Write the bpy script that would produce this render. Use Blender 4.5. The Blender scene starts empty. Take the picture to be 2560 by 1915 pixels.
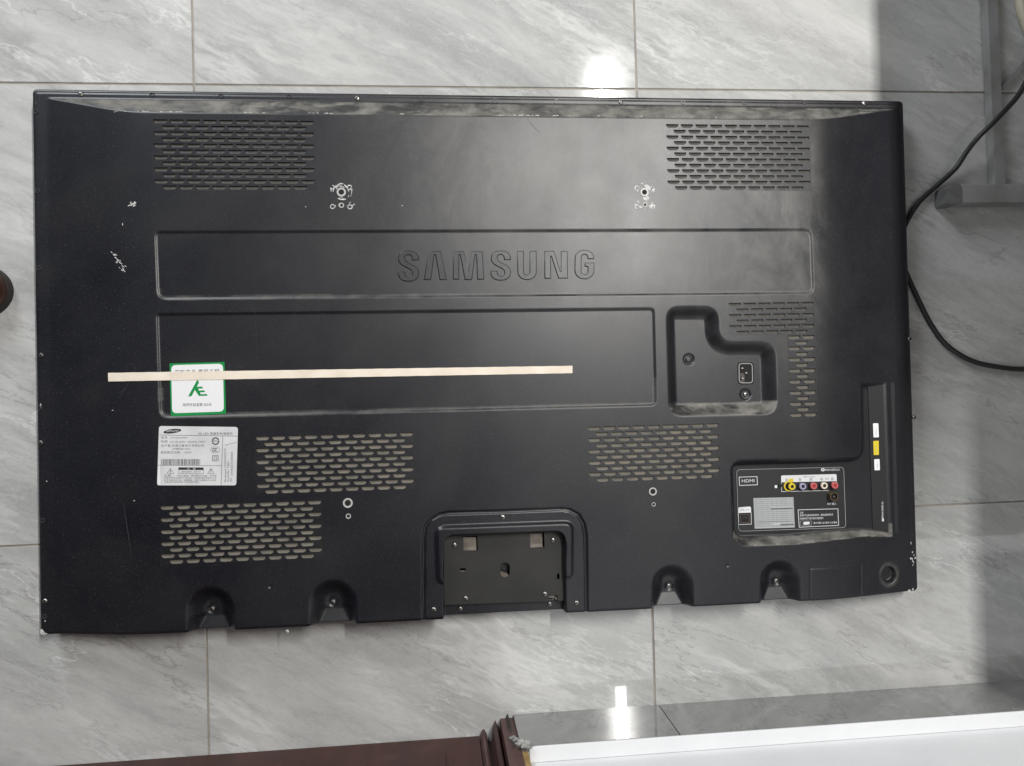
import bpy, math, random
import numpy as np
from mathutils import Vector
random.seed(7); rng = np.random.default_rng(7)
S = bpy.context.scene; COL = S.collection

# ------------------------------------------------------------------ camera
CAMP = np.array([0.33551923, -0.45582979, 1.15337815]); CAMR = (0.0154628, -0.09631311, -0.028049); F = 1950.0
cam = bpy.data.cameras.new('camera'); camo = bpy.data.objects.new('camera', cam); COL.objects.link(camo)
camo.location = CAMP; camo.rotation_euler = CAMR; cam.sensor_width = 36; cam.lens = 36*F/2560
cam.clip_start = .01; cam.clip_end = 60; S.camera = camo
S.view_settings.view_transform = 'Standard'; S.view_settings.look = 'None'
S.view_settings.exposure = 0.0; S.view_settings.gamma = 1
# ------------------------------------------------------------------ room light: pale room all round + one ceiling tube
W = bpy.data.worlds.new('World'); S.world = W; W.use_nodes = True
bg = W.node_tree.nodes['Background']; bg.inputs[0].default_value = (0.93, 0.965, 1.0, 1); bg.inputs[1].default_value = 0.155
LZ = 2.6
def area(name, loc, sx, sy, energy, col, rot=(0, 0, 0)):
    l = bpy.data.lights.new(name, 'AREA'); l.shape = 'RECTANGLE'; l.size = sx; l.size_y = sy; l.energy = energy; l.color = col
    o = bpy.data.objects.new(name, l); COL.objects.link(o); o.location = loc; o.rotation_euler = rot
    return o
area('tube_light', (1.19, 0.58, LZ), 0.052, 1.08, 86, (1.0, 0.985, 0.95))
# added soft fill from the upper left, source unseen; brightens floor and cover
_d = Vector((0.35, -0.25, 0))-Vector((-1.05, 1.95, 1.40))
area('upper_left_fill', (-1.05, 1.95, 1.40), 0.8, 1.2, 62, (0.93, 0.97, 1.0), _d.to_track_quat('-Z', 'Y').to_euler())

# ------------------------------------------------------------------ pixel -> plane helpers (photograph measured at 2560 px)
def rotm(r):
    a, b, c = r; ca, sa, cb, sb, cc, sc = math.cos(a), math.sin(a), math.cos(b), math.sin(b), math.cos(c), math.sin(c)
    return np.array([[cc,-sc,0],[sc,cc,0],[0,0,1]]) @ np.array([[cb,0,sb],[0,1,0],[-sb,0,cb]]) @ np.array([[1,0,0],[0,ca,-sa],[0,sa,ca]])
RM = rotm(CAMR)
def WP(x, y, z=0.0):
    x = np.asarray(x, float); y = np.asarray(y, float)
    d = np.stack([(x-1280)/F, -(y-957.5)/F, -np.ones_like(x)], -1) @ RM.T
    t = (z-CAMP[2])/d[..., 2]
    return CAMP[:2] + t[..., None]*d[..., :2]
TVC = np.array([0.42380, -0.39670]); TH = math.radians(-0.27); TW, THT = 1.2590, 0.7440
ZR, ZP = 0.035, 0.060
def L(x, y, z=ZP):
    p = WP(x, y, z) - TVC; c, s = math.cos(TH), math.sin(TH)
    return np.stack([c*p[..., 0]+s*p[..., 1], -s*p[..., 0]+c*p[..., 1]], -1)
def crop(x0, y0, k): return lambda pts: [(x0+p[0]*k, y0+p[1]*k) for p in pts]

# ------------------------------------------------------------------ materials
def mat(name, col, rough=.5, metal=0., spec=.5, noise=None, bump=None, coat=0):
    m = bpy.data.materials.new(name); m.use_nodes = True; nt = m.node_tree; b = nt.nodes['Principled BSDF']
    b.inputs['Base Color'].default_value = (*col, 1); b.inputs['Roughness'].default_value = rough
    b.inputs['Metallic'].default_value = metal; b.inputs['Specular IOR Level'].default_value = spec
    b.inputs['Coat Weight'].default_value = coat
    if noise:
        sc, c2, lo, hi = noise
        tc = nt.nodes.new('ShaderNodeTexCoord'); n = nt.nodes.new('ShaderNodeTexNoise'); n.inputs['Scale'].default_value = sc; n.inputs['Detail'].default_value = 6
        nt.links.new(tc.outputs['Object'], n.inputs['Vector'])
        r = nt.nodes.new('ShaderNodeMapRange'); r.inputs[1].default_value = lo; r.inputs[2].default_value = hi; nt.links.new(n.outputs[0], r.inputs[0])
        mx = nt.nodes.new('ShaderNodeMix'); mx.data_type = 'RGBA'; mx.inputs[6].default_value = (*col, 1); mx.inputs[7].default_value = (*c2, 1)
        nt.links.new(r.outputs[0], mx.inputs[0]); nt.links.new(mx.outputs[2], b.inputs['Base Color'])
    if bump:
        sc, st = bump
        tc = nt.nodes.new('ShaderNodeTexCoord'); n = nt.nodes.new('ShaderNodeTexNoise'); n.inputs['Scale'].default_value = sc; n.inputs['Detail'].default_value = 3
        nt.links.new(tc.outputs['Object'], n.inputs['Vector'])
        bp = nt.nodes.new('ShaderNodeBump'); bp.inputs['Strength'].default_value = st; bp.inputs['Distance'].default_value = .0005
        nt.links.new(n.outputs[0], bp.inputs['Height']); nt.links.new(bp.outputs[0], b.inputs['Normal'])
    return m
class NT:
    def __init__(s, m): s.nt = m.node_tree; s.b = s.nt.nodes['Principled BSDF']
    def n(s, t, **k):
        x = s.nt.nodes.new(t)
        for a, v in k.items():
            if a.startswith('i_'): x.inputs[int(a[2:])].default_value = v
            else: setattr(x, a, v)
        return x
    def l(s, a, b): s.nt.links.new(a, b)
    def noise(s, vec, sc, det=4, rough=.5, dist=0):
        x = s.n('ShaderNodeTexNoise'); x.inputs['Scale'].default_value = sc; x.inputs['Detail'].default_value = det
        x.inputs['Roughness'].default_value = rough; x.inputs['Distortion'].default_value = dist; s.l(vec, x.inputs['Vector']); return x.outputs[0]
    def rng(s, v, a, b, c=0., d=1.):
        x = s.n('ShaderNodeMapRange'); x.inputs[1].default_value = a; x.inputs[2].default_value = b; x.inputs[3].default_value = c; x.inputs[4].default_value = d
        s.l(v, x.inputs[0]); return x.outputs[0]
    def math(s, op, a, b=None):
        x = s.n('ShaderNodeMath', operation=op)
        for i, v in enumerate((a, b)):
            if v is None: continue
            if isinstance(v, (int, float)): x.inputs[i].default_value = v
            else: s.l(v, x.inputs[i])
        return x.outputs[0]
    def mix(s, f, a, b):
        x = s.n('ShaderNodeMix', data_type='RGBA')
        for i, v in ((0, f), (6, a), (7, b)):
            if isinstance(v, (int, float)): x.inputs[i].default_value = v
            elif isinstance(v, tuple): x.inputs[i].default_value = (*v, 1)
            else: s.l(v, x.inputs[i])
        return x.outputs[2]

def marble(name, dark=1.0, rough=.062, greyer=0):
    m = mat(name, (.5, .5, .5), rough, spec=.5, coat=.75); t = NT(m); t.b.inputs['Coat Roughness'].default_value = .012; t.b.inputs['Coat IOR'].default_value = 1.75
    tc = t.n('ShaderNodeTexCoord'); oi = t.n('ShaderNodeObjectInfo')
    off = t.n('ShaderNodeVectorMath', operation='SCALE'); cb = t.n('ShaderNodeCombineXYZ')
    t.l(oi.outputs['Random'], cb.inputs[0]); t.l(t.math('MULTIPLY', oi.outputs['Random'], 3.7), cb.inputs[1]); t.l(cb.outputs[0], off.inputs[0]); off.inputs['Scale'].default_value = 23
    ad = t.n('ShaderNodeVectorMath', operation='ADD'); t.l(tc.outputs['Object'], ad.inputs[0]); t.l(off.outputs[0], ad.inputs[1])
    warpn = t.n('ShaderNodeTexNoise'); warpn.inputs['Scale'].default_value = 3.2; warpn.inputs['Detail'].default_value = 5; t.l(ad.outputs[0], warpn.inputs['Vector'])
    ws = t.n('ShaderNodeVectorMath', operation='SCALE'); t.l(warpn.outputs['Color'], ws.inputs[0]); ws.inputs['Scale'].default_value = .08
    a2 = t.n('ShaderNodeVectorMath', operation='ADD'); t.l(ad.outputs[0], a2.inputs[0]); t.l(ws.outputs[0], a2.inputs[1])
    mp0 = t.n('ShaderNodeMapping'); t.l(a2.outputs[0], mp0.inputs[0]); mp0.inputs['Rotation'].default_value = (0, 0, math.radians(27))
    mp = t.n('ShaderNodeMapping'); t.l(mp0.outputs[0], mp.inputs[0]); mp.inputs['Scale'].default_value = (1.0, 3.9, 1)
    v = mp.outputs[0]
    k = dark
    fine = t.noise(v, 11, 12, .80, .5)
    base = t.mix(t.rng(t.noise(v, 2.2, 10, .72, .25), .38, .62), (.335*k, .335*k, .33*k), (.515*k, .512*k, .50*k))
    base = t.mix(t.math('MULTIPLY', t.rng(t.noise(v, .8, 4), .45, .62), .30), base, (.37*k, .39*k, .378*k))
    base = t.mix(t.math('MULTIPLY', t.rng(t.noise(v, 4.2, 12, .76, .3), .52, .66), .45), base, (.60*k, .595*k, .585*k))
    base = t.mix(t.math('MULTIPLY', t.rng(fine, .54, .68), .38), base, (.30*k, .298*k, .29*k))
    base = t.mix(t.math('MULTIPLY', t.rng(fine, .47, .38), .32), base, (.61*k, .605*k, .60*k))
    def vein(sc, det, ro, di, lev, wid, msc, m0, m1, amt, col, base):
        r = t.math('ABSOLUTE', t.math('SUBTRACT', t.noise(v, sc, det, ro, di), lev)); mk = t.rng(t.noise(v, msc, 3), m0, m1)
        return t.mix(t.math('MULTIPLY', t.math('MULTIPLY', t.rng(r, 0., wid, 1, 0), mk), amt), base, col)
    base = vein(1.4, 12, .66, .1, .5, .034, 2.0, .44, .62, .60, (.68*k, .675*k, .665*k), base)
    base = vein(2.4, 12, .66, .1, .49, .016, 1.6, .46, .64, .38, (.73*k, .72*k, .71*k), base)
    base = vein(1.7, 12, .66, .1, .47, .034, 1.7, .46, .64, .50, (.25*k, .25*k, .245*k), base)
    base = vein(2.9, 12, .64, .1, .52, .011, 1.3, .47, .62, .60, (.20*k, .195*k, .19*k), base)
    base = vein(1.25, 9, .60, .1, .485, .0040, 1.5, .47, .60, .5, (.17*k, .165*k, .16*k), base)
    base = vein(1.6, 9, .62, .1, .53, .006, 2.1, .48, .6, .55, (.80*k, .79*k, .78*k), base)
    base = t.mix(t.math('MULTIPLY', t.rng(t.noise(ad.outputs[0], 190, 3), .3, .7), .14), base, (.62*k, .61*k, .60*k))
    hv = t.n('ShaderNodeHueSaturation'); t.l(base, hv.inputs['Color']); t.l(t.rng(oi.outputs['Random'], 0, 1, .93, 1.06), hv.inputs['Value']); base = hv.outputs[0]
    t.l(base, t.b.inputs['Base Color'])
    t.l(t.rng(t.noise(ad.outputs[0], 14, 4), .3, .7, rough, rough*1.5), t.b.inputs['Roughness'])
    return m
M_TILE = marble('polished_marble_tile', .93); M_SKIRT = marble('dark_marble_skirting', .43, .012)
M_GROUT = mat('tile_grout', (.33, .30, .255), .9, noise=(30, (.22, .20, .175), .35, .7))

def cover_mat():
    m = mat('black_cover_plastic', (.013, .014, .019), .42); t = NT(m)
    tc = t.n('ShaderNodeTexCoord'); o = tc.outputs['Object']
    at = t.n('ShaderNodeAttribute', attribute_name='dust'); st = t.n('ShaderNodeAttribute', attribute_name='stain_sheen')
    dust = t.math('MULTIPLY', at.outputs['Fac'], t.rng(t.noise(o, 38, 6, .65), .28, .62))
    mp = t.n('ShaderNodeMapping'); mp.inputs['Scale'].default_value = (1, 3.2, 1); t.l(o, mp.inputs[0])
    wipe = t.rng(t.noise(mp.outputs[0], 17, 5, .55, .6), .50, .64, 1, .15)
    dust = t.math('MULTIPLY', dust, wipe)
    base = t.mix(t.rng(t.noise(o, 420, 2), .35, .75), (.0028, .0032, .0062), (.0055, .0061, .0105))
    haze = t.math('MULTIPLY', t.rng(t.noise(o, 5.5, 5, .6, .4), .38, .7), .022)
    base = t.mix(haze, base, (.25, .24, .22))
    base = t.mix(t.math('MULTIPLY', t.rng(t.noise(o, 3.4, 6, .55, 1.6), .46, .56), .012), base, (.30, .28, .24))
    mps = t.n('ShaderNodeMapping'); mps.inputs['Scale'].default_value = (1.5, .85, 1); t.l(o, mps.inputs[0])
    sheen_stn = t.math('MULTIPLY', st.outputs['Fac'], t.math('ADD', t.rng(t.noise(mps.outputs[0], 9, 7, .7, .8), .33, .72), t.rng(t.noise(o, 26, 6, .7), .5, .75, 0, .35)))
    base = t.mix(t.math('MULTIPLY', sheen_stn, .46), base, (.30, .285, .255))  # pale grime colour, also lifts the tube's highlight on the plateau
    base = t.mix(dust, base, (.21, .20, .175))
    spk = t.rng(t.noise(o, 620, 1), .66, .74)
    base = t.mix(t.math('MULTIPLY', spk, .10), base, (.35, .34, .32))
    t.l(base, t.b.inputs['Base Color'])
    r = t.rng(t.noise(o, 7, 6, .6), .3, .7, .32, .40)
    r = t.math('ADD', r, t.math('MULTIPLY', dust, .45)); r = t.math('ADD', r, t.math('MULTIPLY', sheen_stn, .10)); t.l(r, t.b.inputs['Roughness'])
    bp = t.n('ShaderNodeBump'); bp.inputs['Strength'].default_value = .35; bp.inputs['Distance'].default_value = .0003
    t.l(t.noise(o, 1500, 2), bp.inputs['Height']); t.l(bp.outputs[0], t.b.inputs['Normal'])
    return m
M_COV = cover_mat()
M_BLK = mat('black_plastic', (.010, .010, .012), .45, bump=(900, .3))
M_DARK = mat('recess_black', (.003, .003, .003), .8)  # near-black, paints the shade inside holes and screw slots
M_LOUA = mat('dusty_louvre_grey', (.11, .10, .085), .8, noise=(55, (.045, .043, .040), .35, .62))
M_LOUB = mat('dusty_louvre_tan', (.15, .134, .11), .85, noise=(45, (.10, .092, .077), .38, .66))
M_LOUC = mat('dusty_louvre_dark', (.115, .105, .092), .75, noise=(45, (.055, .052, .047), .35, .62))
M_PLATE = mat('dusty_olive_steel', (.008, .008, .0078), .6, noise=(14, (.016, .015, .0135), .4, .66), bump=(300, .2))
M_TAN = mat('tan_zinc_tab', (.17, .145, .12), .5, .2, noise=(60, (.07, .06, .05), .4, .7))
M_STEEL = mat('screw_steel', (.34, .325, .31), .36, 1.0)
M_DSTEEL = mat('dull_screw_steel', (.20, .19, .18), .4, 1.0)
M_WHITE = mat('bare_white_scrape', (.60, .59, .58), .6, noise=(700, (.22, .22, .22), .42, .66))
M_RING = mat('pale_boss_ring', (.40, .39, .375), .4)
M_PRW = mat('white_print', (.62, .63, .64), .5); M_PRG = mat('grey_print', (.34, .35, .35), .6); M_PRB = mat('black_print', (.02, .02, .022), .5)
M_PRD = mat('faded_black_print', (.10, .10, .11), .55)
M_LABW = mat('silver_white_label', (.60, .60, .615), .38, noise=(30, (.52, .52, .535), .4, .65))
M_GREEN = mat('green_print', (.008, .23, .055), .35); M_PAPER = mat('white_sticker', (.72, .72, .73), .4)
M_YEL = mat('yellow_plastic', (.62, .47, .02), .4); M_YTAG = mat('yellow_label', (.60, .47, .015), .5)
M_PUR = mat('lilac_plastic', (.30, .28, .40), .4); M_RED = mat('red_plastic', (.45, .09, .09), .4); M_CREAM = mat('cream_plastic', (.62, .53, .42), .4)
M_CRIM = mat('crimson_socket', (.25, .02, .03), .45)
M_BRASS = mat('tarnished_brass', (.24, .18, .10), .35, .9)
M_TAPE = mat('cream_masking_tape', (.66, .57, .475), .75, noise=(30, (.74, .66, .56), .35, .65), bump=(600, .4))
M_CABLE = mat('black_rubber_cable', (.010, .010, .011), .48)
M_FRAME = mat('dull_grey_steel', (.25, .25, .25), .48, .1, noise=(22, (.17, .167, .16), .4, .68), bump=(200, .2))
M_CAP = mat('grey_plastic_cap', (.13, .13, .13), .5, noise=(60, (.08, .08, .08), .4, .7))
M_PALE = mat('pale_worn_leg_paint', (.45, .42, .34), .5, noise=(30, (.3, .28, .22), .4, .7))
M_WALL = mat('white_wall_paint', (.72, .725, .735), .7, bump=(90, .6), noise=(9, (.65, .655, .67), .3, .7))
M_CONC = mat('grey_mortar', (.20, .20, .19), .9, noise=(60, (.40, .40, .38), .4, .7), bump=(250, .8))
M_OCHRE = mat('bare_ochre_wood_edge', (.36, .24, .09), .7, noise=(60, (.25, .16, .06), .4, .7))
M_DESK = mat('desk_board', (.30, .24, .18), .5)
def wood(name, c1, c2, c3, rough=.35):
    m = mat(name, c1, rough); t = NT(m); tc = t.n('ShaderNodeTexCoord')
    mp = t.n('ShaderNodeMapping'); mp.inputs['Scale'].default_value = (9, 9, 1.4); t.l(tc.outputs['Object'], mp.inputs[0])
    base = t.mix(t.rng(t.noise(mp.outputs[0], 3, 6, .6, 1.2), .35, .65), c1, c2)
    base = t.mix(t.rng(t.noise(tc.outputs['Object'], 17, 6, .7), .56, .72, 0, .6), base, c3)
    t.l(base, t.b.inputs['Base Color']); return m
M_DOOR = wood('dark_red_brown_door', (.026, .0045, .002), (.046, .010, .005), (.085, .028, .016), .45)
M_JAMB = wood('worn_maroon_frame', (.045, .016, .015), (.085, .045, .040), (.20, .12, .11), .6)
M_LEATH = mat('brown_shoe_leather', (.035, .012, .007), .42, noise=(70, (.07, .03, .02), .4, .7), bump=(400, .4))
M_SOLE = mat('dark_rubber_sole', (.015, .01, .009), .7)

# ------------------------------------------------------------------ object helpers
def link(name, me, parent=None, label=None, cat=None, group=None, kind=None, loc=None):
    o = bpy.data.objects.new(name, me); COL.objects.link(o)
    if parent is not None: o.parent = parent
    if loc is not None: o.location = loc
    if label: o['label'] = label
    if cat: o['category'] = cat
    if group: o['group'] = group
    if kind: o['kind'] = kind
    return o
def empty(name, label, cat, loc=(0, 0, 0), rz=0, **k):
    o = link(name, None, None, label, cat, **k); o.location = loc; o.rotation_euler = (0, 0, rz); o.empty_display_size = .05; return o
def mesh(name, v, f, mats, smooth=False, mi=None):
    me = bpy.data.meshes.new(name); me.from_pydata([tuple(map(float, p)) for p in v], [], f); 
    for m in (mats if isinstance(mats, (list, tuple)) else [mats]): me.materials.append(m)
    if mi: me.polygons.foreach_set('material_index', mi)
    if smooth: me.polygons.foreach_set('use_smooth', [True]*len(f))
    me.update(); return me
class MB:
    def __init__(s): s.v = []; s.f = []; s.m = []
    def add(s, v, f, m=0):
        k = len(s.v); s.v += [tuple(p) for p in v]; s.f += [tuple(i+k for i in q) for q in f]; s.m += [m]*len(f)
    def box(s, a, b, m=0, ch=0):
        x0, y0, z0 = a; x1, y1, z1 = b
        if ch:
            lay = [(z0, 0), (z1-ch, 0), (z1, ch)]; v = []
            for z, c in lay: v += [(x0+c, y0+c, z), (x1-c, y0+c, z), (x1-c, y1-c, z), (x0+c, y1-c, z)]
            f = [(3, 2, 1, 0), (8, 9, 10, 11)]
            for r in (0, 4): f += [(r+i, r+(i+1) % 4, r+4+(i+1) % 4, r+4+i) for i in range(4)]
            s.add(v, f, m); return
        v = [(x0, y0, z0), (x1, y0, z0), (x1, y1, z0), (x0, y1, z0), (x0, y0, z1), (x1, y0, z1), (x1, y1, z1), (x0, y1, z1)]
        s.add(v, [(3, 2, 1, 0), (4, 5, 6, 7), (0, 1, 5, 4), (1, 2, 6, 5), (2, 3, 7, 6), (3, 0, 4, 7)], m)
    def lathe(s, prof, n=24, c=(0, 0, 0), m=0, close=True):
        k = len(prof); v = [(c[0]+r*math.cos(2*math.pi*j/n), c[1]+r*math.sin(2*math.pi*j/n), c[2]+z) for r, z in prof for j in range(n)]
        f = [(i*n+j, i*n+(j+1) % n, (i+1)*n+(j+1) % n, (i+1)*n+j) for i in range(k-1) for j in range(n)]
        if close: f.append(tuple((k-1)*n+j for j in range(n)))
        s.add(v, f, m)
    def prism(s, poly, z0, z1, m=0):
        n = len(poly); ar = sum(poly[i][0]*poly[(i+1) % n][1]-poly[(i+1) % n][0]*poly[i][1] for i in range(n))
        if ar < 0: poly = poly[::-1]
        v = [(x, y, z0) for x, y in poly]+[(x, y, z1) for x, y in poly]
        s.add(v, [tuple(range(n))[::-1], tuple(range(n, 2*n))]+[(i, (i+1) % n, n+(i+1) % n, n+i) for i in range(n)], m)
    def poly(s, pts, m=0):
        n = len(pts); ar = sum(pts[i][0]*pts[(i+1) % n][1]-pts[(i+1) % n][0]*pts[i][1] for i in range(n))
        if ar < 0: pts = pts[::-1]
        s.add(pts, [tuple(range(n))], m)
    def mesh(s, name, mats, smooth=False): return mesh(name, s.v, s.f, mats, smooth, s.m)
def tube(path, r, n=14):
    P = [Vector(p) for p in path]; v = []; f = []; up = Vector((0, 0, 1))
    for i, p in enumerate(P):
        t = (P[min(i+1, len(P)-1)]-P[max(i-1, 0)]).normalized(); a = t.cross(up).normalized(); b = a.cross(t)
        for j in range(n):
            an = 2*math.pi*j/n; v.append(p+(a*math.cos(an)+b*math.sin(an))*r)
    for i in range(len(P)-1):
        for j in range(n): f.append((i*n+j, i*n+(j+1) % n, (i+1)*n+(j+1) % n, (i+1)*n+j))
    f.append(tuple(range(n))); f.append(tuple((len(P)-1)*n+j for j in range(n))[::-1])
    return v, f
def catmull(pts, k=8, closed=False):
    P = [np.array(p, float) for p in pts]; n = len(P); out = []
    for i in range(n if closed else n-1):
        g = (lambda j: P[j % n]) if closed else (lambda j: P[max(0, min(n-1, j))])
        p0, p1, p2, p3 = g(i-1), g(i), g(i+1), g(i+2)
        for s in range(k):
            t = s/k; out.append(.5*((2*p1)+(-p0+p2)*t+(2*p0-5*p1+4*p2-p3)*t*t+(-p0+3*p1-3*p2+p3)*t**3))
    if not closed: out.append(P[-1])
    return [tuple(p) for p in out]
def rounded(pts, r, k=6):
    """fillet a polygon; r is one radius or one per corner"""
    n = len(pts); out = []; rr = r if isinstance(r, (list, tuple)) else [r]*n
    for i in range(n):
        p = np.array(pts[i], float); a = np.array(pts[i-1], float)-p; b = np.array(pts[(i+1) % n], float)-p
        la, lb = np.linalg.norm(a), np.linalg.norm(b); q = min(rr[i], la*.49, lb*.49)
        if q <= 0: out.append(tuple(p)); continue
        A = p+a/la*q; B = p+b/lb*q
        for s in range(k+1):
            t = s/k; out.append(tuple((1-t)**2*A+2*t*(1-t)*p+t*t*B))
    return out

# ================================================================== FLOOR
T = 0.65; YW = -0.9304
floor = link('floor', None, kind='structure'); 
g = MB(); g.box((-2.0, YW-.3, -.05), (3.3, 2.7, -.0016)); link('grout', g.mesh('grout', M_GROUT), floor)
gap = .0013
def tilemesh(x0, x1, y0, y1, cx, cy):
    t = MB(); t.box((x0-cx+gap, y0-cy+gap, -.009), (x1-cx-gap, y1-cy-gap, 0), ch=.0007); return t.mesh('tile', M_TILE)
tm = tilemesh(0, T, 0, T, T/2, T/2)
for i in range(-3, 5):
    for j in range(-1, 4):
        link('tile', tm, floor, loc=(i*T+T/2, j*T+T/2, 0))
tm2 = tilemesh(0, T, YW-.08, -T, T/2, -.8)
for i in range(-3, 5): link('tile', tm2, floor, loc=(i*T+T/2, -.8, 0))

# ================================================================== WALL, SKIRTING, DOOR
xs = float(WP(1282, 1783)[0]); xj = 0.655; SKH = .106
wall = link('wall', None, None, 'white painted wall with grey stone skirting at the bottom edge of the photo', 'wall')
w = MB(); xw = float(WP(1324, 1880, .13)[0])
w.box((xw, YW-.20, 0), (3.2, YW-.0085, .1055)); w.box((xw, YW-.2, .1055), (3.2, YW-.022, 2.6))
link('plaster', w.mesh('plaster', M_WALL), wall)
w = MB(); w.box((xw+.002, YW-.0218, .1057), (3.2, YW-.0003, .1085), ch=.001); link('plaster_ledge', w.mesh('plaster_ledge', M_WALL), wall)
for a, b in ((xs, xj), (xj, xj+.65), (xj+.65, xj+1.3), (xj+1.3, 3.2)):
    w = MB(); c = (a+b)/2; w.box((a-c+.0008, -.008, 0), (b-c-.0008, 0, .1055), ch=.0008)
    link('skirting_tile', w.mesh('skirting_tile', M_SKIRT), wall, loc=(c, YW, 0))
# broken mortar at the skirting's end
mo = MB()
for k, (px, py, z, r) in enumerate(((1290, 1850, .095, .005), (1303, 1854, .105, .006), (1318, 1857, .108, .006), (1296, 1860, .108, .005), (1310, 1865, .112, .005), (1282, 1846, .085, .005), (1321, 1868, .112, .004))):
    p = WP(px, py, z); n = 10; v = []
    for i in range(5):
        ph = math.pi*i/4-math.pi/2
        for j in range(n):
            q = .75*r*(1+.25*math.sin(j*2.1+k*3+i)); v.append((p[0]+q*1.4*math.cos(ph)*math.cos(j*2*math.pi/n), p[1]+q*math.cos(ph)*math.sin(j*2*math.pi/n), z+q*math.sin(ph)))
    mo.add(v, [(i*n+j, i*n+(j+1) % n, (i+1)*n+(j+1) % n, (i+1)*n+j) for i in range(4) for j in range(n)])
link('mortar_patch', mo.mesh('mortar_patch', M_CONC, True), wall)

df = link('door_frame', None, None, 'worn maroon wooden door frame upright where the door meets the white wall', 'door frame')
prof = [tuple(WP(x, y)) for x, y in ((1199, 1862), (1200, 1838), (1205, 1825), (1210, 1822), (1216, 1832), (1219, 1852), (1228, 1853), (1232, 1815), (1238, 1800), (1243, 1812), (1247, 1846))]
yj = YW-.0045
prof += [(float(WP(1252, 1846)[0]), yj), (xw-.008, yj), (xw-.008, YW-.2), (float(prof[0][0]), YW-.2)]
d = MB(); d.prism(prof, 0, 2.1); link('jamb', d.mesh('jamb', M_JAMB), df)
d = MB(); d.box((xw-.0078, YW-.2, .1095), (xw-.0002, YW-.0050, 2.1)); link('edge_strip', d.mesh('edge_strip', M_OCHRE), df)
d = MB(); d.prism([tuple(WP(x, y)) for x, y in ((1262, 1800), (1269, 1783), (1274, 1800), (1281, 1842), (1268, 1842))], 0, .045); link('splinter', d.mesh('splinter', mat('rotten_dark_wood', (.045, .04, .03), .8)), df)
door = link('door', None, None, 'dark red brown wooden door along the bottom left of the photo', 'door')
yd = float(WP(1150, 1841)[1]); xd = float(WP(1198, 1845)[0])
d = MB(); d.box((-1.1, yd-.04, .003), (xd, yd, 2.05), ch=0); link('door_leaf', d.mesh('door_leaf', M_DOOR), door)
d = MB(); d.box((-1.0, yd+.0003, .05), (xd-.05, yd+.004, .11)); link('bottom_rail', d.mesh('bottom_rail', M_DOOR), door)
d = MB(); d.prism([(x, y) for x, y in ((-.16, yd), (-.16, yd+.03), (-.12, yd+.03), (-.12, yd))], 1.0, 1.02); link('handle', d.mesh('handle', M_STEEL), door)

# ================================================================== TELEVISION
tv = empty('television', 'large black flat television lying face down with its dusty back cover up', 'television', (TVC[0], TVC[1], 0), TH)
def P(name, me, parent=tv, **k): return link(name, me, parent, **k)
HW, HH = TW/2, THT/2
def smooth(x): x = np.clip(x, 0, 1); return x*x*(3-2*x)
def smin(a, b, k): h = np.clip(.5+.5*(b-a)/k, 0, 1); return b*(1-h)+a*h-k*h*(1-h)
aL = float(L(322, 600)[0])+HW; aR = HW-float(L(2066, 600)[0])
print('plateau starts', aL, aR)
def profile(a):
    l = (a+HW-.020)/(aL-.020); r = (HW-a-.012)/(aR-.012)
    q = smin(l, r, .02); q = smin(q, 1.0+0*q, .30); q = -smin(-q, 0*q, .035)
    return np.clip(q, 0, 1)
def sdpoly(poly, X, Y):
    """signed distance, negative inside"""
    p = np.array(poly); d2 = np.full(X.shape, 1e9); ins = np.zeros(X.shape, bool); n = len(p)
    for i in range(n):
        a, b = p[i-1], p[i]; e = b-a; wx, wy = X-a[0], Y-a[1]; L2 = e@e
        if L2 < 1e-14: continue
        t = np.clip((wx*e[0]+wy*e[1])/L2, 0, 1); d2 = np.minimum(d2, (wx-t*e[0])**2+(wy-t*e[1])**2)
        c = (a[1] > Y) != (b[1] > Y)
        with np.errstate(divide='ignore', invalid='ignore'):
            xi = (b[0]-a[0])*(Y-a[1])/(b[1]-a[1] if b[1] != a[1] else 1e-12)+a[0]
        ins ^= c & (X < xi)
    return np.where(ins, -1, 1)*np.sqrt(d2)
def PL(pts, z=ZP): q = L(np.array([p[0] for p in pts]), np.array([p[1] for p in pts]), z); return [tuple(x) for x in q]
# outlines, measured at the height where their rim lies
PAN1 = rounded(PL([(385, 577), (2031, 571), (2037, 735), (392, 750)]), [.010, .014, .012, .014])
PAN2 = rounded(PL([(389, 783), (1637, 769), (1643, 1015), (398, 1046)]), [.006, .008, .010, .014])
LPOK = rounded(PL([(1663, 764), (1799, 764), (1801, 853), (1941, 853), (1946, 1038), (1671, 1043)]), [.022, .024, .020, .026, .024, .022], 8)
CON = rounded(PL([(1825, 1149), (2161, 1141), (2159, 955), (2236, 948), (2252, 1349), (2176, 1345), (2060, 1354), (1985, 1362), (1832, 1367)]), [.020, .014, .002, .004, .004, .010, .006, .006, .024], 8)
ARCH = PL([(1057, 1345), (1061, 1318), (1075, 1298), (1097, 1285), (1118, 1281), (1250, 1277), (1400, 1271), (1424, 1273), (1447, 1286), (1461, 1310), (1466, 1340), (1470, 1640), (1056, 1660)])
RIDGE = rounded(PL([(1084, 1314), (1438, 1301), (1437, 1450), (1090, 1466)], .064), [.016, .016, .010, .012])
OPEN = rounded(PL([(1109, 1338), (1413, 1326), (1417, 1640), (1109, 1660)]), [.014, .018, 0, 0])
SCO = []
for l, r, t in ((464, 590, 1464), (771, 894, 1447), (1627, 1736, 1409), (1899, 2004, 1397)):
    m = (l+r)/2; rad = (r-l)/2; pts = [(l, 1640)]+[(m-rad*math.cos(i*math.pi/14), t+rad-rad*math.sin(i*math.pi/14)) for i in range(15)]+[(r, 1640)]
    SCO.append(PL(pts))
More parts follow.
